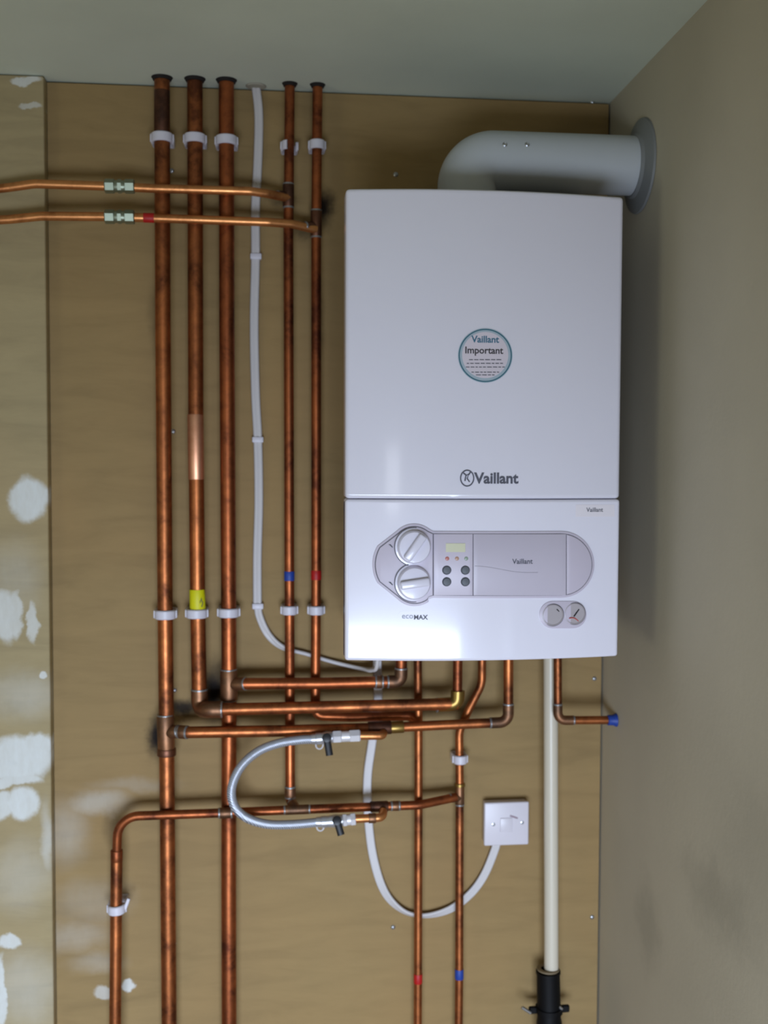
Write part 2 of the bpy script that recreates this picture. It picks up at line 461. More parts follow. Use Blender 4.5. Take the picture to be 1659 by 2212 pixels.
def hole_shade_ring(t, p, r):  # dark ring standing in for the shade of the pipe's ceiling hole
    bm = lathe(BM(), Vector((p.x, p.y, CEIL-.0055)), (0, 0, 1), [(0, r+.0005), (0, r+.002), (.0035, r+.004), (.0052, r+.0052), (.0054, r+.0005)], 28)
    e = obj('ceiling_ring_or_hole_shade', bm, m_hole_shade, t); return e
def top(px, py, d):
    q = P(px, py, d); q.z = CEIL-.0002; return q
ZB = CEIL-.2608-.7456      # underside of the boiler
def bot(px, d, py=1425, z=None):
    """where a vertical pipe seen at px, py meets the boiler's underside"""
    q = P(px, py, d); q.z = ZB-.001 if z is None else z; return q
D1 = .038; DF = .068
R28, R22, R15, RE = .014, .0108, .0078, .0092
# three thick pipes at the left
t, pA = pipe([top(350, 168, D1), (352, 700, D1), (357, 1330, D1), (361, 1700, D1), (366, 2290, D1)], R28, 0, m_cu,
   'thick brown copper pipe, leftmost of those at the ceiling, with a tee')
hole_shade_ring(t, pA[0], R28)
sleeve(t, (350, 196, D1), (350, 292, D1), R28*1.02, m_cu_dk, 'tarnished_section', rings=False)
c = P(359, 1582, D1)
tee(t, P(357, 1545, D1), P(360, 1628, D1), c, P(386, 1580, .055), R28, R22)
sleeve(t, (360, 1616, D1), (360, 1632, D1), R28*1.24, m_cu_dk, 'socket_rim', rings=False)
t, pB = pipe([top(421, 170, D1), (423, 900, D1), (427, 1300, D1), (431, 1532, D1), (452, 1533, DF), (470, 1533, DF)], R28,
   [0, 0, 0, .018, .014, 0], m_cu, 'thick copper pipe with a yellow label, turning right to the boiler')
bm = sweep(BM(), fillet([P(462, 1533, DF), P(980, 1520.5, .075), P(988, 1520, .075)], 0), R22*1.04); obj('tube', bm, m_cu, t)
bm = sweep(BM(), [P(988, 1512, .075), bot(989, .075)], .0088); obj('tube', bm, m_cu_red, t)
# narrow the horizontal half: its own fittings
hole_shade_ring(t, pB[0], R28)
sleeve(t, (422, 895, D1), (424, 1036, D1), R28*1.05, m_cu_pol, 'polished_coupling', rings=False)
bm = sweep(BM(), fillet([P(430.5, 1490, D1), P(431, 1532, D1), P(452, 1533, DF), P(478, 1532.5, DF)], [0, .018, .014, 0]), R28*1.1)
e = obj('elbow_fitting', bm, m_fit, t)
solder_ring(e, P(430.5, 1490, D1), (0, 0, 1), R28*1.07); solder_ring(e, P(478, 1532.5, DF), (1, 0, 0), R28*1.06)
bm = sweep(BM(), fillet([P(944, 1523, DF), P(988, 1520, .075), P(989, 1492, .075)], .016), R22*1.22)
e = obj('elbow_fitting', bm, m_brass, t)
solder_ring(e, P(944, 1523, DF), (1, 0, 0), R22*1.22)
lab = sleeve(t, (426, 1273, D1), (427, 1315, D1), R28+.0005, m_yel, 'yellow_label', rings=False, bev=.0001); lab['label'] = 'yellow pipe marker tape'
bm = BM()
for k, (x, y, w_, h_) in enumerate(((435, 1296, 1.6, 7), (437.5, 1303, 1.5, 8), (432.5, 1300, 1.2, 6), (436, 1309, 1.8, 4))):
    q = P(x, y, D1+.0135 if x < 436 else D1+.0118); box(bm, (q.x-w_/2300, q.y-.0008, q.z-h_/2300), (q.x+w_/2300, q.y+.001, q.z+h_/2300))
obj('lettering', bm, m_ink_dk, lab, smooth=False)
t, pC = pipe([top(489, 172, D1), (490, 700, D1), (494, 1323, D1), (495, 1480, D1), (494, 1900, D1), (495, 2290, D1)], R28, 0, m_cu_red,
   'third thick copper pipe from the left, running from ceiling past two crossings to the bottom')
hole_shade_ring(t, pC[0], R28)
tee(t, P(494, 1447, D1), P(495, 1512, D1), P(495, 1478, D1), P(530, 1477, .056), R28, R22)
# E and F
t, pE = pipe([top(626, 182, .033), (623, 500, .033), (625, 1243, .033), (627, 1730, .033), (640, 1748, .055)], RE, [0, 0, 0, .012, 0], m_cu_red,
   'slim dark copper pipe reaching the ceiling, with a blue tape band')
hole_shade_ring(t, pE[0], RE)
tee(t, P(623, 398, .033), P(623, 448, .033), P(623, 424, .033), P(600, 422, .042), RE, R15, m_cu_dk)
sleeve(t, (625, 1234, .033), (625, 1254, .033), RE+.0006, m_blue, 'blue_tape', rings=False, bev=.0002)['label'] = 'blue tape band'
sleeve(t, (627, 1700, .033), (627, 1722, .033), RE*1.12, m_fit)
t, pF = pipe([top(686, 186, .033), (683, 480, .033), (683, 1243, .033), (681, 1546, .031), (760, 1549, .031), (885, 1546, .031), P(903, 1562, .033)], RE,
   [0, 0, 0, .016, 0, .02, 0], m_cu_red,
   'slim copper pipe with a red tape band, ceiling pipe nearest the boiler')
hole_shade_ring(t, pF[0], RE)
tee(t, P(683, 455, .033), P(683, 512, .033), P(683, 490, .033), P(660, 489, .045), RE, R15, m_cu_dk)
sleeve(t, (683, 1232, .033), (683, 1252, .033), RE+.0006, m_red, 'red_tape', rings=False, bev=.0002)['label'] = 'red tape band'
# the two crossing pipes near the ceiling
def comp(t, x0, x1, y, d):
    """compression coupling: two hexagon nuts and a body"""
    a, b = P(x0, y, d), P(x1, y+1, d); u = (b-a)
    e = obj('compression_coupling', cyl(BM(), a+u*.3, a+u*.7, .0105, 20, bev=.0008), m_chr, t)
    for f0, f1 in ((0, .34), (.66, 1)):
        bm = BM(); sweep(bm, [a+u*f0, a+u*(f0+.03), a+u*(f1-.03), a+u*f1], [.0108, .0125, .0125, .0108], 6); obj('nut', bm, m_chr, e, ang=20)
    bm = BM(); sweep(bm, [a+u*.44, a+u*.56], [.0122, .0122], 6); obj('hexagon', bm, m_chr, e, ang=20)
t, p1 = pipe([(-60, 414, .062), (20, 405, .064), (75, 397, .068), (225, 402, .072), (330, 407, .070), (540, 413, .066), (575, 418, .058), (623, 428, .036)], R15,
   [0, .05, .08, .05, 0, .03, .03, 0], m_cu_lt, 'upper of two thin copper pipes crossing in front near the ceiling')
comp(t, 226, 291, 402, .071)
t, p2 = pipe([(-60, 478, .062), (20, 474, .064), (90, 467, .068), (225, 468, .072), (330, 471, .070), (580, 480, .066), (630, 484, .055), (683, 496, .038)], R15,
   [0, .05, .08, .05, 0, .03, .03, 0], m_cu_lt, 'lower of two thin copper pipes crossing near the ceiling, with red tape')
comp(t, 226, 291, 468, .071)
sleeve(t, (310, 470.2, .0703), (333, 471, .070), R15+.0007, m_red, 'red_tape', rings=False, bev=.0002)['label'] = 'red tape band'
# C branch
t, pts = pipe([(524, 1477, .056), (700, 1476, .060), (866, 1472, .060), bot(868, .060)], R22, [0, 0, .014, 0], m_cu_red,
   'topmost of three horizontal copper pipes just below the boiler')
elbow(t, pts, 2, R22, .014, .024)
sleeve(t, (812, 1473, .060), (826, 1473, .060), R22*1.15, m_fit)
# A branch
t, pts = pipe([(380, 1580, .052), (404, 1582, DF), (600, 1579, DF), (800, 1574, DF), (835, 1572, DF)], R22, [0, .02, 0, 0, 0], m_cu,
   'lowest and longest of three horizontal copper pipes, left of the hose valve')
sleeve(t, (388, 1581, .062), (404, 1582, DF), R22*1.14, m_fit, 'coupling')
bm = BM(); cyl(bm, P(795, 1574, DF), P(845, 1571, DF), R22*1.16, 24, bev=.001); e = obj('tee_fitting', bm, m_cu_dk, t)
t, pts = pipe([(835, 1572, DF), (960, 1566, DF), (1098, 1560, DF), bot(1098, DF)], .0092, [0, 0, .018, 0], m_cu,
   'thin copper pipe continuing right from the hose valve and rising into the boiler')
elbow(t, pts, 2, .0092, .018, .034)
bm = BM(); cyl(bm, P(838, 1572, DF), P(872, 1570, DF), .0112, 24, bev=.001); obj('reducer_fitting', bm, m_brass, t)
# verticals under the boiler
t, pI = pipe([bot(902, .034), (903, 1490, .034), (904, 1562, .034), (904, 1740, .034), (903, 2112, .034), (902, 2290, .034)], R15, [0, 0, .04, 0, 0, 0], m_cu,
   'copper pipe with red tape low down, dropping from under the boiler to the bottom')
sleeve(t, (903, 2103, .034), (903, 2123, .034), R15+.0007, m_red, 'red_tape', rings=False, bev=.0002)['label'] = 'red tape band'
t, pJ = pipe([bot(1041, .045), (1041, 1478, .045), (1013, 1532, .036), (992, 1580, .034), (993, 1700, .034), (992, 2105, .034), (990, 2290, .034)], R15,
   [0, .06, .05, .05, 0, 0, 0], m_cu, 'copper pipe with blue tape low down, jogging left below the boiler')
sleeve(t, (992, 2093, .034), (992, 2114, .034), R15+.0007, m_blue, 'blue_tape', rings=False, bev=.0002)['label'] = 'blue tape band'
tee(t, P(993, 1697, .034), P(993, 1738, .034), P(993, 1722, .034), P(972, 1724, .040), R15, R15)
bm = BM(); lathe(bm, P(993, 1699, .034), (0, 0, 1), [(0, .0088), (.001, .0105), (.006, .0105), (.007, .0088)], 20); obj('brass_ring', bm, m_brass, t)
# G: lower cold main
t, pG = pipe([(248, 2290, .050), (252, 1840, .050)], .0108, 0, m_cu, 'short thick copper pipe rising from the bottom left, held by an open white clip')
sleeve(t, (252, 1860, .050), (252, 1836, .050), .0112, m_cu_red, 'reducer_fitting', rings=False)
t, pG = pipe([(252, 1850, .050), (255, 1764, .058), (480, 1756, .063), (640, 1749, .063), (905, 1739, .058), (985, 1722, .038)], R15+.0006,
   [0, .062, 0, 0, .04, 0], m_cu_red, 'thin copper pipe curving from the lower left and running right beneath the silver hose')
tee(t, P(615, 1750, .063), P(668, 1748, .063), P(640, 1749, .063), P(630, 1735, .045), R15, R15)
sleeve(t, (474, 1756.5, .063), (500, 1755.5, .063), R15*1.28, m_fit)
bm = BM(); cyl(bm, P(800, 1743, .062), P(838, 1741.5, .062), R15*1.3, 24, bev=.001)
e = obj('tee_fitting', bm, m_cu_dk, t)
sleeve(t, (846, 1741, .0615), (862, 1740.5, .061), R15*1.2, m_fit)
# M: pressure relief discharge
q_end = PXW(1331, 1556, -.001)
dm = -q_end.y
t, pM = pipe([bot(1204, dm), (1205, 1556, dm), Vector((-.0015, -dm, P(1300, 1556, dm).z))], R15, [0, .016, 0], m_cu,
   'short copper pipe beside the white waste pipe, turning right into the side wall')
elbow(t, pM, 1, R15, .016, .030)
bm = BM(); z_ = P(1300, 1556, dm).z
lathe(bm, (-.018, -dm, z_), (1, 0, 0), [(0, R15+.0005), (.001, R15+.002), (.010, R15+.002), (.017, R15+.005)], 20)
obj('blue_wall_cap', bm, m_blue, t)['label'] = 'dark blue plastic wall cap'

# clips
GC = 'white plastic pipe clips'
clip(350, 298, D1, R28, 'white clip near the ceiling on the leftmost thick pipe', GC)
clip(421, 300, D1, R28, 'white clip near the ceiling on the second thick pipe', GC)
clip(489, 304, D1, R28, 'white clip near the ceiling on the third thick pipe', GC)
clip(625, 315, .033, RE, 'unclosed clip near the ceiling on the slim pipe with blue tape', GC, open_=True)
clip(685, 313, .033, RE, 'white clip near the ceiling on the slim pipe with red tape', GC)
clip(357, 1327, D1, R28, 'lower white clip on the leftmost thick pipe', GC)
clip(425, 1325, D1, R28, 'white clip directly under the yellow tape label', GC)
clip(494, 1323, D1, R28, 'lower white clip on the third thick pipe', GC)
clip(625, 1318, .033, RE, 'lower white clip below the blue tape on the slim pipe', GC)
clip(683, 1318, .033, RE, 'lower white clip below the red tape beside the boiler', GC)
clip(994, 1640, .034, R15, 'white clip under the boiler on the pipe with low blue tape', GC)
ct = clip(252, 1963, .050, .0108, 'tilted white clip with its latch open on the lower left pipe', GC, tilt=-.06)
c = P(274, 1952, .05); bm = box(BM(), (c.x-.003, c.y-.004, c.z-.011), (c.x+.003, c.y+.004, c.z+.011), .001, 1)
bmesh.ops.rotate(bm, verts=bm.verts, cent=c, matrix=Matrix.Rotation(.35, 3, 'Y')); obj('latch', bm, m_clip, ct)

# screws
for x, y, l in ((855, 377, 'small screw head above the boiler, left of the flue elbow'), (374, 932, 'small screw head right of the leftmost pipe at mid height'),
                (371, 369, 'small screw head beside the leftmost pipe near the crossing pipes'), (849, 2003, 'small screw head low down, left of the red taped pipe'),
                (1284, 1466, 'small screw head at the right corner above the capped pipe'), (1279, 1981, 'small screw head at the right edge low down'),
                (1280, 219, 'small screw head at the top right corner of the board'), (376, 2038, 'small screw head low down beside the leftmost thick pipe'),
                (377, 1491, 'small screw head beside the leftmost pipe above its tee'), (1036, 205, 'small screw head by the ceiling above the flue')):
    screw(x, y, 0, l)

# ---------------------------------------------------------------- cables
def twin_profile(w, h):
    """figure-eight outline of two cables side by side (x: off the wall, y: across)"""
    out = []; r = h/2; c = w/2-r
    for k in range(9):
        a = -PI/2 + PI*k/8; out.append((r*math.cos(a+PI/2), c+r*math.sin(a+PI/2)))
    out = []
    for k in range(11): a = PI*k/10; out.append((r*math.cos(a), c+r*math.sin(a)))
    out.append((-r*.62, 0))
    for k in range(11): a = PI+PI*k/10; out.append((r*math.cos(a), -c+r*math.sin(a)))
    out.append((r*.62, 0))
    return out
D = .0075
pts = [top(553, 178, D), P(559, 250, D), P(557, 350, D), P(552, 450, D), P(552, 556, D), P(549, 700, D), P(552, 850, D), P(557, 950, D), P(559, 1080, D), P(556, 1200, D), P(556, 1308, D)]
t = thing('electrical_cable', pts[0], 'pair of white cables clipped down the board from the ceiling, left of the slim pipes', 'cable', 'white cables')
bm = BM(); sweep(bm, spline(pts, 6), 1, prof=twin_profile(.0165, .0085), up=(0, -1, 0)); obj('sheath', bm, m_cable, t)
bm = lathe(BM(), (pts[0].x, pts[0].y-.006, CEIL-.003), (0, 0, 1), [(0, .006), (0, .017), (.0025, .019), (.0028, .006)], 24); obj('ceiling_ring_or_hole_shade', bm, plain('pale_collar', (160, 155, 140), .7), t)
pts = [P(557, 1300, D), P(560, 1330, D), P(580, 1372, D), P(612, 1399, D), P(660, 1412, D+.001), P(720, 1430, D+.001), P(780, 1444, .02), P(806, 1446, .05), P(815, 1432, .07), bot(816, .075)]
sp = spline(pts, 8); tw = [min(1, max(0, (i/len(sp)-.18)/.22))*PI/2*.92 for i in range(len(sp))]
bm = BM(); sweep(bm, sp, 1, prof=twin_profile(.0145, .0075), up=(0, -1, 0), twist=tw); obj('lower_sheath', bm, m_cable, t)
for x, y in ((553, 556), (557, 950), (557, 1308)):
    c = P(x, y, 0); bm = BM(); box(bm, (c.x-.0105, -.0145, c.z-.0055), (c.x+.0105, -.0002, c.z+.0055), .002, 2)
    k = tag(obj('cable_clip', bm, m_clip, origin=c), {556: 'white cable clip on the ceiling cables, highest of three', 950: 'white cable clip on the ceiling cables, middle of three',
        1308: 'white cable clip on the ceiling cables where they bend right'}[y], 'cable clip', 'white cable clips')
D = .009
pts = [bot(815, .03), P(815, 1440, .02), P(816, 1520, D), P(803, 1610, D), P(794, 1680, D), P(795, 1760, D), P(806, 1850, D), P(830, 1925, D), P(868, 1966, D), P(915, 1978, D), P(970, 1965, D),
       P(1015, 1932, D), P(1046, 1890, D), P(1069, 1835, D), P(1073, 1815, D)]
t = thing('electrical_cable', pts[-1], 'white flat cable looping down from the boiler behind the pipes to the switch plate', 'cable', 'white cables')
sp = spline(pts, 8); N = len(sp)
tw = [math.radians(58)*math.exp(-((i/N-.60)/.10)**2) for i in range(N)]
prof = [(x, y) for x, y in twin_profile(.0165, .0065)]
bm = BM(); sweep(bm, sp, 1, prof=prof, up=(0, -1, 0), twist=tw); obj('sheath', bm, m_cable, t)

# ---------------------------------------------------------------- waste pipe and black adaptor
dN = .05
rN = .0136
x_n = P(1190, 1700, dN)
t = thing('waste_pipe', P(1190, 2150, dN), 'straight cream plastic waste pipe dropping from the right underside of the boiler', 'waste pipe')
bm = BM(); cyl(bm, bot(1188, dN, 1500), P(1191, 2120, dN), rN, 32); obj('tube', bm, m_pvc, t)
t = thing('waste_adaptor', P(1186, 2240, dN), 'thick black drain adaptor with a screw clamp at the foot of the cream waste pipe', 'drain adaptor')
c0 = P(1187, 2090, dN)
bm = lathe(BM(), P(1188, 2290, dN), P(1184, 2090, dN)-P(1188, 2290, dN), [(0, .0245), (.075, .0245), (.085, .0228), (.172, .0222), (.1725, .0236), (.177, .0236), (.1775, .0215), (.172, rN+.001)], 40)
obj('body', bm, m_black, t)
bm = lathe(BM(), P(1184, 2094, dN), (0, 0, 1), [(0, .0215), (.0022, .0212), (.0025, rN+.0005), (0, rN+.0005)], 32); obj('pale_seal', bm, plain('seal_rubber', (128, 112, 86), .7), t)
cz = P(1186, 2180, dN)
bm = lathe(BM(), cz-Vector((0, 0, .005)), (0, 0, 1), [(0, .0238), (0, .0262), (.010, .0262), (.010, .0238)], 36)
for s in (-1, 1): box(bm, (cz.x+s*.0245, cz.y-.004, cz.z-.007), (cz.x+s*.040, cz.y+.004, cz.z+.007), .002, 1)
e = obj('clamp', bm, m_black, t)
bm = BM()
cyl(bm, P(1127, 2176, dN+.012), P(1146, 2188, dN+.012), .0032, 12)
obj('clamp_screw', bm, m_metal, t)['label'] = 'small silver clamp screw'
bm = BM(); cyl(bm, P(1204, 2172, dN+.012), P(1214, 2180, dN+.012), .0028, 12)
obj('clamp_screw', bm, m_metal, t)['label'] = 'small silver clamp screw'

# ---------------------------------------------------------------- fused switch plate
x0, y0, x1, y1 = 1046, 1732, 1143, 1828
dd = .028
a = P(x0, y1, dd); b = P(x1, y0, dd)
t = thing('switch_plate', ((a.x+b.x)/2, 0, a.z), 'square white electrical switch plate low down between the pipes', 'switch')
bm = box(BM(), (a.x+.002, -.020, a.z+.002), (b.x-.002, -.0004, b.z-.002), .002, 2); obj('back_box', bm, m_spur, t)
bm = box(BM(), (a.x, -dd, a.z), (b.x, -.0195, b.z), .003, 3); pl = obj('plate', bm, m_spur, t)
cx, cz_ = (a.x+b.x)/2, (a.z+b.z)/2
bm = box(BM(), (cx-.013, -dd-.002, cz_-.016), (cx+.011, -dd+.001, cz_+.012), .0012, 2); obj('fuse_holder', bm, m_spur, pl)
for s, (x, y) in enumerate(((1066, 1781), (1128, 1777))):
    c = P(x, y, dd); bm = lathe(BM(), c+Vector((0, .0004, 0)), (0, -1, 0), [(0, .0036), (.0012, .0032), (.0016, .0016), (.0008, .001)], 16); obj('screw', bm, m_metal, pl)
bm = BM(); c = P(1111, 1765, dd)
box(bm, (c.x-.009, -dd-.0006, c.z-.0016), (c.x+.007, -dd+.0004, c.z+.0016)); bmesh.ops.rotate(bm, verts=bm.verts, cent=c, matrix=Matrix.Rotation(.35, 3, 'Y'))
obj('marking', bm, plain('faded_ink', (150, 128, 140), .6), pl, smooth=False)

# ---------------------------------------------------------------- filling loop
DL = .095
t = thing('filling_loop', P(700, 1600, DL), 'silver braided hose looping between two black-handled valves under the boiler', 'hose')
pts = [P(683, 1597, DL), P(650, 1598, DL), P(600, 1606, DL), P(556, 1624, DL), P(520, 1657, DL), P(501, 1700, DL), P(505, 1738, DL), P(530, 1765, DL), P(575, 1780, DL), P(630, 1781, DL), P(690, 1776, DL)]
bm = BM(); sweep(bm, spline(pts, 8), .0082, 18); obj('braided_hose', bm, m_hose, t)
def valve(pts, lev, tagname):
    """pts: x of parts along the horizontal valve at (x, y)"""
    (fx0, y0), (bx0, yb0), (bx1, yb1), (nx1, yn1), (cx1, yc1) = pts
    bm = BM(); a, b = P(fx0, y0, DL), P(bx0, yb0, DL)
    sweep(bm, [a, a+(b-a)*.2, a+(b-a)*.45, a+(b-a)*.5, b], [.0088, .0095, .0095, .0108, .0108], 20)
    body = obj('valve_body', bm, m_sil, t)
    bm = BM(); sweep(bm, [P(bx0, yb0, DL), P((bx0+bx1)/2, (yb0+yb1)/2, DL), P(bx1, yb1, DL)], [.0100, .0120, .0105], 20); obj('ball_housing', bm, m_sil, body)
    a, b = P(bx1, yb1, DL), P(nx1, yn1, DL); u = b-a
    bm = BM(); sweep(bm, [a, a+u*.04, a+u*.30, a+u*.33], [.010, .0118, .0118, .010], 6); sweep(bm, [a+u*.33, a+u*.62], [.0100, .0100], 20); sweep(bm, [a+u*.60, a+u*.64, a+u*.96, b], [.0105, .0118, .0118, .0100], 6)
    obj('compression_nut', bm, m_ptfe, body, ang=20)['label'] = 'bright white and silver nut'
    # lever
    (lx, ly), (lx2, ly2) = lev
    bm = BM(); c = P(lx, ly, DL+.012); c2 = P(lx2, ly2, DL+.018)
    cyl(bm, P(lx, ly, DL+.006), P(lx, ly, DL+.020), .0085, 18, bev=.001)
    sweep(bm, [c, c+(c2-c)*.3, c+(c2-c)*.85, c2], 1, prof=[(x*.003, y*.0065) for x, y in [(math.cos(2*PI*k/12), math.sin(2*PI*k/12)) for k in range(12)]], up=(0, -1, 0))
    obj('lever', bm, m_blk, body)['label'] = 'small black valve lever'
valve([(672, 1597), (694, 1595), (718, 1592), (778, 1589), (0, 0)], ((706, 1594), (712, 1632)), 'upper')
valve([(682, 1776), (706, 1775), (740, 1772), (768, 1769), (0, 0)], ((728, 1773), (737, 1804)), 'lower')
for x, y in ((690, 1609), (692, 1786)):
    q = P(x, y, DL+.004); bm = BM()
    sweep(bm, [q+Vector((math.cos(a)*.0065, 0, math.sin(a)*.0075)) for a in [PI*.95+PI*1.1*k/14 for k in range(15)]], .0014, 8)
    obj('cap_strap', bm, m_ptfe, t)['label'] = 'white plastic cap strap'
# copper stubs bending back up to the pipes
bm = sweep(BM(), fillet([P(772, 1589, DL), P(826, 1589, DL), P(828, 1583, DF+.0145)], .010), R15)
obj('copper_stub', bm, m_cu_lt, t)
bm = sweep(BM(), fillet([P(762, 1769, DL), P(826, 1766, DL), P(828, 1752, .0775)], .012), R15)
obj('copper_stub', bm, m_cu_lt, t)
bm = BM(); cyl(bm, P(796, 1767.5, DL), P(812, 1767, DL), R15*1.18, 20, bev=.001); obj('coupling', bm, m_fit, t)

# ---------------------------------------------------------------- boiler
BX0, BX1 = -.5304, -.5304+.4489
BZ0, BZ1 = ZB, CEIL-.2608
BD = .334; SAG = .022; HW = (BX1-BX0)/2; BCX = (BX0+BX1)/2
def bow(x): 
    u = (x-BCX)/HW
    return BD + SAG*(1-u*u)
def FP(px, py):
    """the point of the bowed front shown at px, py -> (x, z)"""
    d = BD+SAG
    for _ in range(6):
        q = P(px, py, d); d = bow(q.x)
    return (q.x, q.z)
boiler = thing('boiler', (BCX, 0, BZ0), 'large white wall-hung gas boiler with a control panel and round sticker', 'boiler')
def bowed_slab(z0, z1, back, lift, bev):
    bm = BM(); n = 32; xs = [BX0+(BX1-BX0)*k/n for k in range(n+1)]
    f0 = [bm.verts.new((x, -(bow(x)+lift), z0)) for x in xs]; f1 = [bm.verts.new((x, -(bow(x)+lift), z1)) for x in xs]
    b0 = [bm.verts.new((x, -back, z0)) for x in xs]; b1 = [bm.verts.new((x, -back, z1)) for x in xs]
    for k in range(n):
        for q in ((f0[k], f0[k+1], f1[k+1], f1[k]), (b0[k], b1[k], b1[k+1], b0[k+1]), (f0[k], b0[k], b0[k+1], f0[k+1]), (f1[k], f1[k+1], b1[k+1], b1[k])): bm.faces.new(q)
    bm.faces.new((f0[0], f1[0], b1[0], b0[0])); bm.faces.new((f0[-1], b0[-1], b1[-1], f1[-1]))
    bmesh.ops.recalc_face_normals(bm, faces=bm.faces)
    es = [e for e in bm.edges if len(e.link_faces) == 2 and e.calc_face_angle(0) > .8 and (min(v.co.y for v in e.verts) < -back-.01)]
    bmesh.ops.bevel(bm, geom=es, offset=bev, segments=3, affect='EDGES', profile=.5)
    for pc, pn in (((0, 0, z0+bev+.0012), (0, 0, 1)), ((0, 0, z1-bev-.0012), (0, 0, 1)), ((BX0+bev+.0012, 0, 0), (1, 0, 0)), ((BX1-bev-.0012, 0, 0), (1, 0, 0))):
        bmesh.ops.bisect_plane(bm, geom=bm.verts[:]+bm.edges[:]+bm.faces[:], plane_co=pc, plane_no=pn)
    return bm
ZS = (FP(1040, 1079))[1]
bm = box(BM(), (BX0+.022, -.300, BZ0+.006), (BX1-.022, -.0005, BZ1-.003), .002, 2)
obj('chassis', bm, m_chassis, boiler)
obj('casing', bowed_slab(ZS+.0008, BZ1, .296, 0, .006), m_white, boiler, ang=30)
obj('lower_casing', bowed_slab(BZ0+.001, ZS+.0005, .296, -.012, .003), m_white, boiler, ang=30)
obj('front_flap', bowed_slab(BZ0, ZS-.0004, .300, .0012, .0045), m_flap, boiler, ang=30)

def plate(outline, t0, t1, bev=0.0, hole=None, px=True):
    """solid following the bowed front: outline in picture points on the front, from t0 to t1 above it"""
    bm = BM(); pts = [FP(*q) for q in outline] if px else outline
    vs = [bm.verts.new((x, 0, z)) for x, z in pts]
    f = bm.faces.new(vs); 
    r = bmesh.ops.extrude_face_region(bm, geom=[f]); nv = [v for v in r['geom'] if isinstance(v, bmesh.types.BMVert)]
    bmesh.ops.translate(bm, verts=nv, vec=(0, -(t1-t0), 0)); bmesh.ops.recalc_face_normals(bm, faces=bm.faces)
    if bev:
        es = [e for e in bm.edges if all(v.co.y < -(t1-t0)*.5 for v in e.verts) and len(e.link_faces) == 2 and e.calc_face_angle(0) > .7]
        bmesh.ops.bevel(bm, geom=es, offset=bev, segments=2, affect='EDGES', profile=.5)
    xs = [v.co.x for v in bm.verts]; x = min(xs)+.008
    while x < max(xs)-.001:
        bmesh.ops.bisect_plane(bm, geom=bm.verts[:]+bm.edges[:]+bm.faces[:], plane_co=(x, 0, 0), plane_no=(1, 0, 0)); x += .008
    for v in bm.verts: v.co.y -= bow(v.co.x)+t0
    return bm
def circ(cx, cy, r, n=40, ry=None):
    ry = ry or r
    return [(cx+r*math.cos(2*PI*k/n), cy-ry*math.sin(2*PI*k/n)) for k in range(n)]
def pill(x0, y0, x1, y1, n=16):
    r = (y1-y0)/2; cy = (y0+y1)/2; o = []
    for k in range(n+1): a = PI/2-PI*k/n; o.append((x1-r+r*math.cos(a), cy-r*math.sin(a)))
    for k in range(n+1): a = -PI/2-PI*k/n; o.append((x0+r+r*math.cos(a), cy-r*math.sin(a)))
    return o
def arc(cx, cy, r, a0, a1, n=10):
    return [(cx+r*math.cos(math.radians(a0+(a1-a0)*k/n)), cy-r*math.sin(math.radians(a0+(a1-a0)*k/n))) for k in range(n+1)]
def panel_outline(g):
    o = [(935, 1150-g)]
    o += arc(1211, 1219, 69+g, 90, -90, 24)
    o += [(935, 1288+g), (925, 1291+g)]
    o += arc(895, 1256, 50+g, -55, -135, 12)
    o += arc(884, 1219, 77+g, -150, -210, 14)
    o += arc(894, 1184, 50+g, 135, 52, 12)
    return o
panel = obj('control_panel', plate(panel_outline(3), .0005, .0035, .001), m_panel, boiler, ang=30)
obj('panel_groove', plate(panel_outline(-2), .0030, .0037), m_line, panel)
bm = plate([(x, y) for x, y in ([(934, 1153)] + [(934, 1285)] + [(925, 1288)] + arc(895, 1256, 46, -55, -135, 12) + arc(884, 1219, 73, -150, -210, 14) + arc(894, 1184, 46, 135, 52, 12))], .0030, .0050, .0007)
dial_area = obj('dial_surround', bm, m_panel, panel, ang=30)
obj('display_surround', plate([(936, 1153), (1020, 1153), (1020, 1285.5), (936, 1285.5)], .0030, .0050, .0005), m_panel, panel, ang=30)
obj('instruction_door', plate([(1021.5, 1153), (1221, 1153), (1221, 1285.5), (1021.5, 1285.5)], .0030, .0052, .0005), m_panel2, panel, ang=30)
obj('end_cap', plate([(1222.5, 1153)] + arc(1211, 1219, 65.5, 79, -79, 22) + [(1222.5, 1285.5)], .0030, .0050, .0005), m_panel, panel, ang=30)
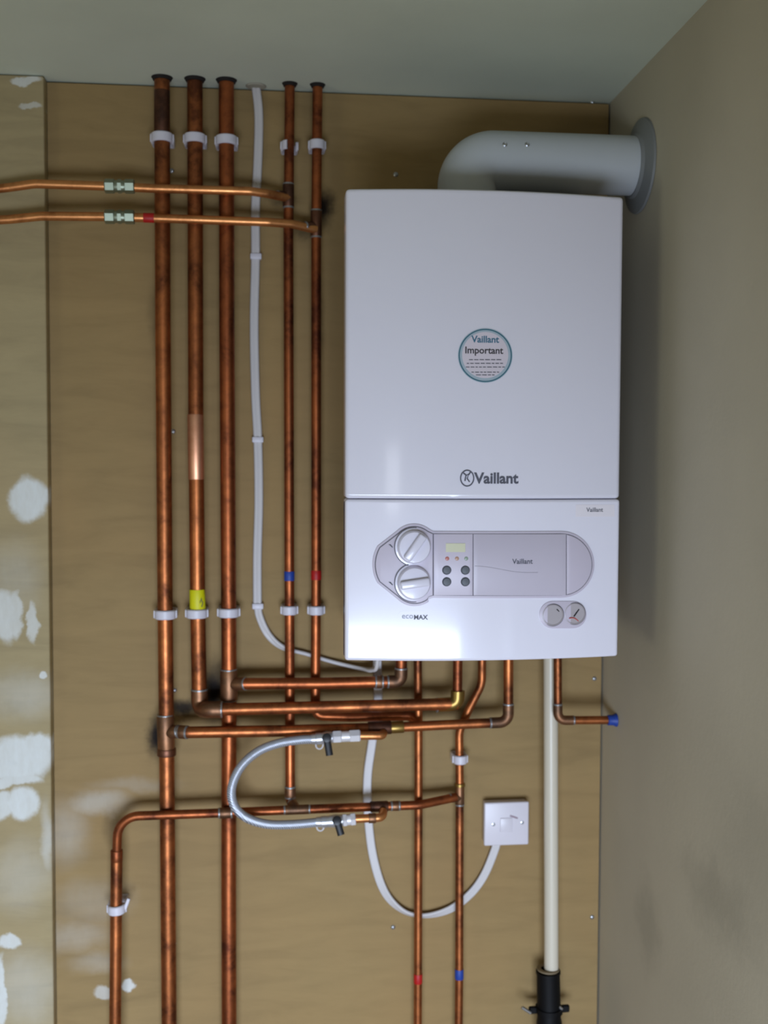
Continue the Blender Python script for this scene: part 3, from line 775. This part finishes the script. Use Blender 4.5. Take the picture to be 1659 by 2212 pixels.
# faint arch on the door
bm = BM(); ln = [(960, 1220)] + [(1024+k*8, 1222+14*(1-math.cos(min(1, k/14)*PI))/2) for k in range(18)]
q = [FP(x, y) for x, y in ln]
sweep(bm, [Vector((x, -(bow(x)+.0053), z)) for x, z in q[1:]], .0003, 6); obj('door_line', bm, plain('groove_grey', (150, 144, 154), .6), panel)
def onface(px, py, t):
    x, z = FP(px, py); return Vector((x, -(bow(x)+t), z))
for (kx, ky, rot) in ((893, 1181, -55), (893, 1258, -8)):
    c = onface(kx, ky, .004); r = .0268
    bm = lathe(BM(), c, (0, -1, 0), [(0, r+.003), (.0012, r+.003), (.0018, r), (.010, r-.001), (.0125, r-.003), (.0128, r-.007)], 48)
    k = obj('knob', bm, m_knob, boiler, ang=40)
    bm = BM(); L = r-.0035; pr = []
    box(bm, (c.x-L, c.y-.022, c.z-.0065), (c.x+L, c.y-.010, c.z+.0065), .003, 3)
    bmesh.ops.rotate(bm, verts=bm.verts, cent=c, matrix=Matrix.Rotation(math.radians(rot), 3, 'Y'))
    obj('grip', bm, m_knob, k)
    bm = lathe(BM(), c+Vector((0, -.0002, 0)), (0, -1, 0), [(0, r+.0045), (.0012, r+.0045), (.0012, r+.0032), (0, r+.0032)], 48); obj('rim', bm, m_line, k)
for (mx, my) in ((843, 1178), (843, 1259)):
    obj('temperature_mark', plate([(mx-5, my-3), (mx, my-3), (mx+5, my+3), (mx+4, my+5)], .0048, .0053), m_ink, panel, smooth=False)
obj('display', plate([(962, 1173), (1004, 1173), (1004, 1192), (962, 1192)], .0045, .0056, .0003), m_lcd, panel, smooth=False)['label'] = 'small yellowish display window'
for (lx, c_) in ((965, (190, 120, 112)), (986, (188, 150, 130)), (1006, (150, 165, 150))):
    obj('indicator_lamp', lathe(BM(), onface(lx, 1206, .0045), (0, -1, 0), [(0, .0034), (.0010, .0032), (.0016, .0018)], 16), plain('lamp_lens', c_, .3), panel)
for bx, by in ((964, 1231), (1004, 1231), (964, 1256), (1004, 1256)):
    b_ = obj('button', lathe(BM(), onface(bx, by, .0045), (0, -1, 0), [(0, .0075), (.0014, .0072), (.0030, .0055), (.0032, .002)], 22), m_btn, panel)
# gauges
gp = obj('gauge_panel', plate(pill(1164, 1298, 1266, 1357), .0005, .0032, .001), m_panel, boiler, ang=30)
for gx, gy, gr in ((1193, 1328, 22), (1240, 1325, 22)):
    c = onface(gx, gy, .0028); r = gr/1372
    ge = obj('gauge', lathe(BM(), c, (0, -1, 0), [(0, r+.0015), (.0022, r+.0012), (.0026, r), (.0012, r-.0005), (.0012, .001)], 36), m_face, gp)
    obj('gauge_rim', lathe(BM(), c, (0, -1, 0), [(.0, r+.0026), (.0013, r+.0022), (.0013, r+.0016), (0, r+.0014)], 36), m_line, ge)
    bm = BM()
    if gx > 1200:
        a = onface(gx-2, gy+6, .0046); b = onface(gx+9, gy-10, .0046); sweep(bm, [a, b], .0011, 8); obj('needle', bm, m_blk, ge)
        bm = BM(); sweep(bm, [onface(gx-12+k*2, gy+10-math.sin(k/10*PI)*4+6*(k/10), .0044) for k in range(11)], .0009, 6); obj('red_scale', bm, m_red_s, ge)
    else:
        a = onface(gx+8, gy-13, .0046); b = onface(gx+13, gy-8, .0046); sweep(bm, [a, b], .0009, 8); obj('needle', bm, m_blk, ge)
# lettering helper
def text(name, s, px, py, wpx, mat, parent, t=.0012, bold=0.0, thick=.0004, hpx=None, shear=0):
    cu = bpy.data.curves.new(name, 'FONT'); cu.body = s; cu.align_x = 'CENTER'; cu.align_y = 'CENTER'; cu.size = .02; cu.offset = bold; cu.shear = shear
    cu.extrude = thick/2; cu.resolution_u = 3
    to = bpy.data.objects.new(name+'_source', cu); COL.objects.link(to)
    dg = bpy.context.evaluated_depsgraph_get(); me = bpy.data.meshes.new_from_object(to.evaluated_get(dg))
    bpy.data.objects.remove(to); bpy.data.curves.remove(cu)
    bm = BM(); bm.from_mesh(me); bpy.data.meshes.remove(me)
    xs = [v.co.x for v in bm.verts]; ys = [v.co.y for v in bm.verts]
    W = max(xs)-min(xs); H = max(ys)-min(ys); x0, z0 = FP(px, py); k = (FP(px+wpx/2, py)[0]-FP(px-wpx/2, py)[0])/W
    kh = k if hpx is None else (hpx/1372)/H
    mx, my = (max(xs)+min(xs))/2, (max(ys)+min(ys))/2
    for v in bm.verts:
        x, y, z = v.co; X = x0+(x-mx)*k
        v.co = Vector((X, -(bow(X)+t+z), z0+(y-my)*kh))
    return obj(name, bm, mat, parent, smooth=False)
# brand mark: emblem and word
text('brand_lettering', 'Vaillant', 1072, 1033, 96, m_ink, boiler, .0006, .0006)
em = BM()
x0, z0 = FP(1009, 1033)
ring = [Vector((x0+math.cos(2*PI*k/32)*.0105, -(bow(x0)+.0008), z0+math.sin(2*PI*k/32)*.0125)) for k in range(33)]
sweep(em, ring, .0010, 6)
for pts_ in ([(1004, 1039), (1006, 1028), (1012, 1024), (1009, 1034), (1014, 1041)], [(1007, 1027), (1001, 1022)], [(1012, 1026), (1016, 1020)]):
    sweep(em, [onface(x, y, .0008) for x, y in pts_], .0011, 6)
obj('emblem', em, m_ink, boiler)
text('brand_lettering', 'Vaillant', 1127, 1212, 44, m_ink, panel, .0054, .0004)
tg = obj('model_badge', plate(pill(858, 1319, 930, 1348), .0010, .0014), m_flap, boiler, ang=30)
text('lettering', 'eco', 880, 1332, 24, plain('ink_pale', (150, 152, 168), .6), tg, .0019)
text('lettering', 'MAX', 909, 1333, 30, m_ink, tg, .0019, .0005)
sm_ = obj('small_sticker', plate([(1243, 1090), (1327, 1090), (1327, 1116), (1243, 1116)], .0013, .0016), plain('cream_label', (238, 231, 238), .4), boiler, smooth=False)
text('lettering', 'Vaillant', 1284, 1101, 36, m_ink, sm_, .0017, .0003)
# round sticker
st = obj('round_sticker', plate(circ(1048, 768, 59, 56), .0001, .0006), m_ringlt, boiler, smooth=False)
def ringmesh(cx, cy, r, w, t):
    bm = BM(); n = 64; a = []; b = []
    for k in range(n):
        th = 2*PI*k/n
        a.append(bm.verts.new(onface(cx+r*math.cos(th), cy-r*math.sin(th), t))); b.append(bm.verts.new(onface(cx+(r-w)*math.cos(th), cy-(r-w)*math.sin(th), t)))
    for k in range(n): bm.faces.new((a[k], a[(k+1) % n], b[(k+1) % n], b[k]))
    r_ = bmesh.ops.extrude_face_region(bm, geom=bm.faces[:]); bmesh.ops.translate(bm, verts=[v for v in r_['geom'] if isinstance(v, bmesh.types.BMVert)], vec=(0, -.0002, 0))
    return bm
obj('ring', ringmesh(1048, 768, 57.5, 2.6, .0006), m_ring, st, smooth=False)
obj('paper', plate(circ(1048, 767, 50, 48), .0006, .0008), m_paper, st, smooth=False)
text('lettering', 'Vaillant', 1048, 733, 60, m_ink_blue, st, .0009, .0005)
text('lettering', 'Important', 1046, 759, 82, m_ink_dk, st, .0009, .0004)
bm = BM()
for (y, w_) in ((777, 70), (785, 80), (793, 84), (804, 60), (810, 40)):
    k = 0
    x = 1048-w_/2
    while x < 1048+w_/2-3:
        l = random.uniform(5, 11); l = min(l, 1048+w_/2-x)
        for q in ((x, x+l),):
            a_, b_ = onface(q[0], y+.9, .0009), onface(q[1], y-.9, .0009); box(bm, (a_.x, a_.y-.0001, a_.z), (b_.x, a_.y+.0002, b_.z))
        x += l+2.2
obj('small_print', bm, m_ink, st, smooth=False)
# tail pipes' nuts under the casing
for x, d_, r_ in ((868, .060, .0145), (989, .075, .0145), (1098, DF, .0125), (1204, dm, .0115), (1041, .045, .0115), (902, .034, .0115)):
    q = bot(x, d_); bm = BM(); sweep(bm, [q-Vector((0, 0, .014)), q-Vector((0, 0, .012)), q+Vector((0, 0, .0))], [r_*.9, r_, r_], 6); obj('union_nut', bm, m_brass, boiler, ang=20)

# ---------------------------------------------------------------- flue
DFL = .175
fr = .0505
zf = P(1200, 353, DFL).z
xl = P(946, 405, DFL).x + fr
t = thing('flue', (xl, -DFL, BZ1), 'thick white flue elbow rising from the boiler top and bending into the right wall', 'flue pipe')
bm = sweep(BM(), fillet([(xl, -DFL, BZ1+.0005), (xl, -DFL, zf), (-.0015, -DFL, zf)], .052, 20), fr, 48); obj('tube', bm, m_flue, t)
bm = lathe(BM(), (-.0165, -DFL, zf), (1, 0, 0), [(0, fr+.0003), (0, fr+.003), (.005, fr+.006), (.009, fr+.022), (.012, fr+.030), (.0158, fr+.031), (.016, fr+.0003)], 56); obj('wall_collar', bm, m_collar, t)
bm = lathe(BM(), (xl, -DFL, BZ1+.0003), (0, 0, 1), [(0, fr+.006), (.006, fr+.006), (.008, fr+.0005)], 48); obj('boiler_collar', bm, m_flue, t)
for x, y in ((1090, 313), (1138, 313)):
    # on the front upper side of the tube
    q = P(x, y, DFL+.03); dz = q.z-zf; dy = -math.sqrt(max(0, fr*fr-dz*dz)); n_ = Vector((0, dy, dz)).normalized()
    q = P(x, y, DFL-dy); dz = q.z-zf; dy = -math.sqrt(max(0, fr*fr-dz*dz)); n_ = Vector((0, dy, dz)).normalized()
    bm = lathe(BM(), Vector((q.x, -DFL+dy, zf+dz))-n_*.0003, n_, [(0, .0042), (.001, .0042), (.0024, .0028), (.0012, .0012)], 16); obj('screw', bm, m_metal, t)
